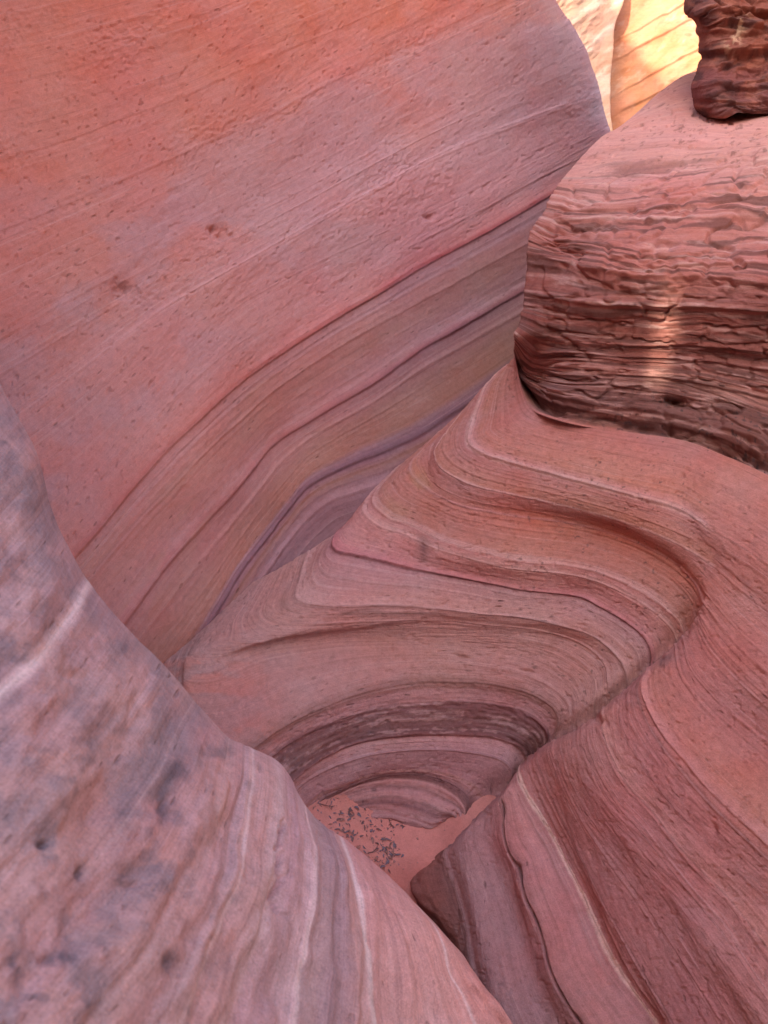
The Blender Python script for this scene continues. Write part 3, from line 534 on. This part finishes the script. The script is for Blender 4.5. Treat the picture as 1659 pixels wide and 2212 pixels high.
# ============================================================ 5. dark block standing on the dome, top right
CE = [(1495,-220),(1482,-120),(1476,-40),(1480,0),(1484,28),(1508,58),(1517,95),(1518,120),(1503,160),(1499,190),(1504,228),(1530,250)]
yy = np.array([-420,-220,-120,-40,0,28,58,95,120,160,190,228,252.]); xx = np.array([1500,1495,1482,1476,1480,1484,1508,1517,1518,1503,1499,1504,1530.])
rows = [([[(x, y), (x+60, y-3), (x+140, y-2), (x+300, y), (x+700, y)]], 0) for x, y in zip(xx, yy)]
X, Y, Zi, r, s, skC = loft(rows, [300], 1.7)
al = arclen(X, Y); R2 = r[:, None]*np.ones_like(al); S2 = s[:, None]*np.ones_like(al)
T = 3.78-.00035*al+.0001*(250-Y)+.25*(1-np.sqrt(np.maximum(1-np.clip(1-al/60, 0, 1)**2, 0)))
P = unproj(X, Y, T)
d = ledges(s, al, 60, 61, .016, 4, 14, 120, .3)+ledges(s, al, 70, 62, .007, 2, 5, 60, .35)+.015*fbm(P3(al/70, S2/40, 63), 3)+.006*fbm(P3(al/12, S2/7, 64), 3)
wa = al+14*fbm(P3(al/50, S2/40, 172), 3); wb = S2+9*fbm(P3(al/60, S2/40, 173), 3); c1, e1_ = cells(wa/75, wb/38, 13); c2, e2_ = cells(wa/26, wb/17, 19)
d = d*.7+.030*c1*sst(0,.22,e1_)-.012*(1-sst(0,.1,e1_))+.010*c2*sst(0,.25,e2_)
for yb, a, wu, wl in ((112,.06,40,6),(68,.03,22,5),(30,.02,18,5),(190,.02,26,4),(250,.04,50,5)):
    x = Y+4*vnoise(P3(X/30, 0*X, 2))-yb; d += a*np.where(x < 0, np.exp(-(x/wu)**2), np.exp(-(x/wl)**2))
d *= .25+.75*sst(0, 60, al)
n = grid_normals(P); P = P+n*d[..., None]
C = table([(0,k(.2,.07,.05)),(8,k(.22,.075,.05)),(9,k(.17,.06,.05)),(12,k(.16,.06,.05))], R2)
C = mixc(C, k(.36,.14,.09), sst(.05,.4,fbm(P3(al/30, S2/12, 65), 4))*.45)
C = mixc(C, k(.06,.03,.028), sst(.0,.4,fbm(P3(al/40, S2/26, 66), 4))*.7)
C = mixc(C, k(.55,.36,.22), sst(.0,.25,fbm(P3(X/12, Y/12, 68), 3))*gau(X-(1592-(Y-70)*.35), 0, 14)*sst(30,50,Y)*sst(125,112,Y)*.7)
P, m1 = curl(P, r=.05, back=1.4)
# underside and top run back into the rock
und = P[-1:].copy(); U1 = und*1.06; U2 = und*1.3; top = P[:1]*1.3
P = np.concatenate([top, P, U1, U2], 0); C = pad(C, m1, False); C = np.concatenate([C[:1], C, C[-1:], C[-1:]], 0)
bed = np.stack([S2*.0022, al*.0022, 0*al], -1); bx = pad(bed, m1, False); bx = np.concatenate([bx[:1], bx, bx[-1:], bx[-1:]], 0)
m_dark = rock_mat('dark_sandstone', lam=.35, grain=1.8, pit=1.0, pitscale=25, patch=.08, bump=1.0, lamf=.6)
o = add_mesh('rock_block', P, C, bx, m_dark)
tag(o, 'dark brown layered rock block resting on the pale dome, top right corner', 'rock block')

# ============================================================ 6. sunlit far wall seen through the gap
def far_panel(name, edge, T0, T1, keys, seed, label, m, lines):
    """edge: rows of [(x,y)...] from top to bottom"""
    X, Y, Zi, r, s, sk = loft([([e], 0) for e in edge], [260], 1.7)
    al = arclen(X, Y); S2 = s[:, None]*np.ones_like(al); fr = al/al[:, -1:]
    T = T0+(T1-T0)*fr; P = unproj(X, Y, T)
    v = Y+.55*(X-1350)                                            # dipping joints rise to the right
    d = .05*fbm(P3(X/70, v/50, seed), 3)+.012*fbm(P3(X/14, v/9, seed+1), 4)
    for l in lines:
        x = v+2.5*fbm(P3(X/25, 0*X, l), 2)-l; d += .018*np.where(x < 0, np.exp(-(x/22)**2), np.exp(-(x/1.6)**2))
    d *= .25+.75*sst(0, 60, al)*sst(0, 60, al[:, -1:]-al)
    n = grid_normals(P); P = P+n*d[..., None]
    C = np.ones(al.shape+(3,))*keys[0]
    C = mixc(C, keys[1], sst(-.1, .4, fbm(P3(X/50, v/22, seed+3), 4)))
    C = mixc(C, keys[2], sst(.2, .5, fbm(P3(X/22, v/16, seed+5), 4))*.6)
    for l in lines: C = mixc(C, k(.25,.10,.05), gau(v+2.5*fbm(P3(X/25, 0*X, l), 2)-l, 2, 1.8)*.6*sst(1360,1380,X))
    bd = np.stack([S2*.005, al*.005, 0*al], -1)
    if name == 'sunlit_wall': P, m1 = curl(P, end=True, r=.03, back=.3, inward=.2, n=6); C = pad(C, m1, True); bd = pad(bd, m1, True)
    return add_mesh(name, P, C, bd, m)
m_far = rock_mat('pale_sandstone', lam=.35, grain=.8, pit=.4, pitscale=12, patch=.05, bump=.6, lamf=.5)
yb = [-500,-300,-160,-60,0,60,120,180,240,300,420,600]
xs = np.interp(yb, [-500,0,60,120,180,240,280,600], [1380,1368,1354,1344,1336,1333,1331,1322])
xsl = np.interp(yb, [-500,-50,0,60,120,180,240,280,600], [1335,1350,1345,1324,1320,1315,1316,1322,1312])
e1 = [[(1000,y),(1150,y),(1260,y),(x,y)] for x, y in zip(xsl, yb)]
o = far_panel('sunlit_wall', e1, 7.6, 8.4, (k(.50,.27,.16),k(.60,.38,.25),k(.44,.21,.12)), 5, '', m_far, ())
tag(o, 'cream sunlit rock face just past the edge of the tall back wall', 'rock wall', kind='structure')
e3 = [[(x-25,y),(x+60,y),(x+140,y),(1560,y),(1800,y)] for x, y in zip(xsl, yb)]
o = far_panel('jointed_wall', e3, 8.74, 8.0, (k(.42,.17,.085),k(.41,.15,.07),k(.47,.24,.14)), 25, '', m_far, (-50,80,120,194,237))
tag(o, 'orange sunlit far wall cut by dipping joints, left of the dark block', 'rock wall', kind='structure')

# ============================================================ 7. sand floor of the bowl
gx = np.linspace(-3, 2.5, 340); gy = np.linspace(.3, 3.2, 300)
GX, GY = np.meshgrid(gx, gy)
GZ = -2.612+.13*sst(.10, -.34, GX)+.05*sst(.20,.33,GX)-.15*sst(1.68,1.5,GY)+.012*fbm(P3(GX*4, GY*4, 1), 4)+.006*fbm(P3(GX*22, GY*22, 2), 4)
P = np.stack([GX, GY, GZ], -1)
C = np.ones(GX.shape+(3,))*k(.56,.22,.165); C = mixc(C, k(.46,.18,.14), sst(0,.5,fbm(P3(GX*9,GY*9,3),4))*.5)
m_sand = rock_mat('sand', lam=0, grain=1.1, pit=.2, pitscale=40, patch=.03, bump=.7)
o = add_mesh('sand_floor', P, C, np.stack([GX, GY, 0*GX], -1), m_sand); o['kind'] = 'structure'
tag(o, 'patch of smooth red sand on the bowl floor', 'sand')

# ============================================================ 8. unseen high rims added for the light: they shade the narrows and send warm light back
def added_rim(name, P, hole=None, label='', col=k(.50,.22,.15)):
    d = .35*fbm(P3(P[...,1]/2.2, P[...,2]/1.2, 3), 4); n = grid_normals(P); P = P+n*d[..., None]
    C = np.ones(P.shape[:2]+(3,))*col
    o = add_mesh(name, P, C, np.stack([P[...,2]*.3, P[...,1]*.3, 0*P[...,2]], -1), m_back)
    if hole:
        me = o.data; import bmesh as bm_
        b = bm_.new(); b.from_mesh(me); kill = [f for f in b.faces if hole(f.calc_center_median())]
        bm_.ops.delete(b, geom=kill, context='FACES'); b.to_mesh(me); b.free()
    o['kind'] = 'structure'; tag(o, label, 'rock wall'); return o
u, v = np.meshgrid(np.linspace(-8, 3.9, 480), np.linspace(-3.2, 10, 520))
spot = Vector(unproj(1428, 712, 2.88).tolist()); sf = sun_from
def sun_slit(c):  # made-up gap, cut in line with the sun to throw a bright patch
    q = c-spot; t = q.dot(sf); e = q-sf*t                    # offset of this bit of rim from the ray to the patch
    return abs(e.x*.75+e.y*-.5) < .022*(1-(e.z/.13)**2)*(1+.5*math.sin(e.z*60)) and abs(e.z) < .13
added_rim('left_shade_rim', np.stack([-2.7-.10*(v-2)-.35*sst(3.6, 4.6, u)*0, u, v], -1), sun_slit, 'unseen wall added beyond the left edge to block the sun')  # added out of view to keep the sun off the narrows
u, v = np.meshgrid(np.linspace(-1, 4.2, 120), np.linspace(-.5, 5.5, 120))
added_rim('right_bounce_rim', np.stack([3.7+.12*(v-1)+.25*np.abs(u+1)*0, u, v], -1), None, 'unseen sunlit wall added beyond the right edge to bounce warm light', k(.55,.25,.14))  # added out of view to catch sun and return a warm glow

# ============================================================ 9. dry leaves and twigs on the sand
def sandz(x, y):
    i = np.clip((x+3)/5.5*339, 0, 338.99); j = np.clip((y-.3)/2.9*299, 0, 298.99); a, b = int(i), int(j)
    fi, fj = i-a, j-b; return (GZ[b, a]*(1-fi)+GZ[b, a+1]*fi)*(1-fj)+(GZ[b+1, a]*(1-fi)+GZ[b+1, a+1]*fi)*fj
def on_sand(px, py):
    r_ = ray(px, py); z = -2.6
    for _ in range(6): q = r_*z/r_[2]; z = sandz(q[0], q[1])
    return q[0], q[1], z
def simple_mat(name, c, rough=.85):
    m = bpy.data.materials.new(name); m.use_nodes = True; N = m.node_tree.nodes; b = N['Principled BSDF']; b.inputs['Roughness'].default_value = rough
    t = N.new('ShaderNodeTexNoise'); t.inputs['Scale'].default_value = 90; cr_ = N.new('ShaderNodeValToRGB')
    cr_.color_ramp.elements[0].color = (*[v*.6 for v in c], 1); cr_.color_ramp.elements[1].color = (*[min(1, v*1.4) for v in c], 1)
    tc = N.new('ShaderNodeTexCoord'); m.node_tree.links.new(tc.outputs['Object'], t.inputs['Vector'])
    m.node_tree.links.new(t.outputs['Fac'], cr_.inputs[0]); m.node_tree.links.new(cr_.outputs[0], b.inputs['Base Color']); return m
lm = [simple_mat('dry_leaf_brown', (.20,.10,.085)), simple_mat('dry_leaf_grey', (.17,.12,.13)), simple_mat('dry_leaf_tan', (.33,.16,.12))]
tm = simple_mat('twig_bark', (.16,.075,.06))
def leaf_mesh(seed, L, W, m):
    rs = np.random.RandomState(seed); n = 9; V = []; F = []; bend = rs.uniform(-.9, .9); cup = rs.uniform(.2, .9); arch = rs.uniform(.1, .45)
    for k in range(n):
        t = k/(n-1); a = bend*(t-.5)*1.5; cx = (t-.5)*L*math.cos(a*.5); cy = L*.35*bend*(t-.5)**2*2; hw = W*math.sin(math.pi*min(.97, max(.04, t)))**.7*.5
        z = arch*L*math.sin(math.pi*t)*.5
        for (u_, th) in ((-1, 0), (0, 0), (1, 0), (1, -.0006), (0, -.0006), (-1, -.0006)):
            V.append((cx, cy+u_*hw, z+abs(u_)*cup*hw+th+.0012))
    for k in range(n-1):
        for j in range(6): a, b = k*6+j, k*6+(j+1) % 6; F.append((a, b, b+6, a+6))
    F.append(tuple(range(5, -1, -1))); F.append(tuple((n-1)*6+j for j in range(6)))
    me = bpy.data.meshes.new('dry_leaf'); me.from_pydata(V, [], F); me.materials.append(m); return me
protos = [leaf_mesh(i, .026, .0075, lm[(0,1,0,2,1)[i % 5]]) for i in range(10)]
random.seed(5)
clusters = [(497,800,45,14),(620,880,60,18),(700,945,55,26),(770,1045,42,52),(760,1100,38,34),(560,850,90,22),(820,930,28,14),(440,800,60,10),(390,780,40,8),(650,990,60,16),(600,1000,55,12),(800,1010,45,16),(730,870,60,8),(820,1080,25,12),(760,1150,20,8),(480,900,110,30),(640,830,120,24),(560,960,90,22)]
for X7, Y7, sp, cnt in clusters:
    for _ in range(cnt):
        px = 497.7+.4333*(X7+random.gauss(0, sp)); py = 1382.5+.4333*(Y7+random.gauss(0, sp*.55)); x, y, z = on_sand(px, py)
        if py < 1722 or px > random.uniform(850, 895): continue
        o = bpy.data.objects.new('dry_leaf', random.choice(protos)); scene.collection.objects.link(o); sc_ = random.choice((.25,.35,.45,.6,.8,1.0))*random.uniform(.8,1.15)
        o.location = (x, y, z-random.uniform(0, .0015)); o.scale = (sc_, sc_*random.uniform(.6, 1.4), sc_); o.rotation_euler = (random.uniform(-.4, .4), random.uniform(-.3, .3), random.uniform(0, 6.28))
        tag(o, 'small curled dry leaf lying on the red sand of the bowl floor', 'leaf', 'dry leaves scattered on the sand')
def tube(pts, rad, sides=6):
    V = []; F = []
    for i, p in enumerate(pts):
        p = Vector(p); t = (Vector(pts[min(i+1, len(pts)-1)])-Vector(pts[max(i-1, 0)])).normalized(); a = t.orthogonal().normalized(); b = t.cross(a); rr = rad*(1-.55*i/(len(pts)-1))
        for k_ in range(sides): an = 6.2832*k_/sides; V.append(p+(a*math.cos(an)+b*math.sin(an))*rr)
    for i in range(len(pts)-1):
        for k_ in range(sides): a0, b0 = i*sides+k_, i*sides+(k_+1) % sides; F.append((a0, b0, b0+sides, a0+sides))
    F.append(tuple(range(sides-1, -1, -1))); F.append(tuple((len(pts)-1)*sides+j for j in range(sides))); return V, F
def twig(px, py, L, ang, label, group=None, seed=0):
    random.seed(seed); x, y, z = on_sand(px, py); V = []; F = []
    main = [(L*(t-.5), .12*L*math.sin(t*4+seed), .004+.006*random.random()) for t in np.linspace(0, 1, 8)]
    parts_ = [(main, .0022)]
    for q in (2, 4, 5):
        b0 = Vector(main[q]); sd = random.choice((-1, 1)); parts_.append(([b0+Vector((.12*L*t, sd*.22*L*t, .02*L*t)) for t in np.linspace(0, 1, 4)], .0013))
    for p_, r_ in parts_:
        v_, f_ = tube(p_, r_); F += [tuple(i+len(V) for i in f) for f in f_]; V += v_
    me = bpy.data.meshes.new('twig'); me.from_pydata(V, [], F); me.materials.append(tm)
    o = bpy.data.objects.new('twig', me); scene.collection.objects.link(o); o.location = (x, y, z-random.uniform(0, .0015)); o.rotation_euler = (0, 0, ang); tag(o, label, 'twig', group)
twig(700, 1741, .085, .12, 'longest bare forked twig, nearest the near rock at the top of the leaf litter', 'twigs among the dry leaves', 1)
twig(806, 1838, .05, .9, 'short twig inside the thickest patch of dark leaves', 'twigs among the dry leaves', 2)
twig(846, 1778, .055, -1.2, 'thin twig pointing down the sand at the right end of the leaf litter', 'twigs among the dry leaves', 3)

u, v = np.meshgrid(np.linspace(-2.7, 4.2, 120), np.linspace(-3, 5, 120))
added_rim('rear_shade_rim', np.stack([u, -3-.1*(v-1), v], -1), None, 'unseen wall added behind the viewpoint to block frontal sky')  # added out of view to cut frontal sky light and deepen the shade

# small stones half sunk in the sand
random.seed(11)
def stone_mesh(seed):
    rs = np.random.RandomState(seed); V = []; F = []; n, m_ = 6, 9
    for i in range(n+1):
        th = math.pi*i/n
        for j in range(m_):
            ph = 2*math.pi*j/m_; p = np.array([math.sin(th)*math.cos(ph)*1.3, math.sin(th)*math.sin(ph), math.cos(th)*.65]); V.append(tuple(p*(1+.3*float(vnoise(p[None]*1.3+seed*3.1)[0]))))
    for i in range(n):
        for j in range(m_): F.append((i*m_+j, i*m_+(j+1) % m_, (i+1)*m_+(j+1) % m_, (i+1)*m_+j))
    me = bpy.data.meshes.new('pebble'); me.from_pydata(V, [], F); me.materials.append(sm_); me.polygons.foreach_set('use_smooth', [True]*len(F)); return me
sm_ = simple_mat('pebble_stone', (.34,.16,.13)); sp_ = [stone_mesh(i) for i in range(5)]
for _ in range(46):
    px = random.uniform(670, 985); py = random.uniform(1715, 1880)
    if py < 1770-.0*px and px > 760 and px < 960: continue
    x, y, z = on_sand(px, py); o = bpy.data.objects.new('pebble', random.choice(sp_)); scene.collection.objects.link(o)
    q = random.choice((.0018,.0025,.003,.0045)); o.location = (x, y, z); o.scale = (q, q, q); o.rotation_euler = (0, 0, random.uniform(0, 6.28))
    tag(o, 'tiny pinkish pebble half sunk in the red sand', 'pebble', 'pebbles on the sand')
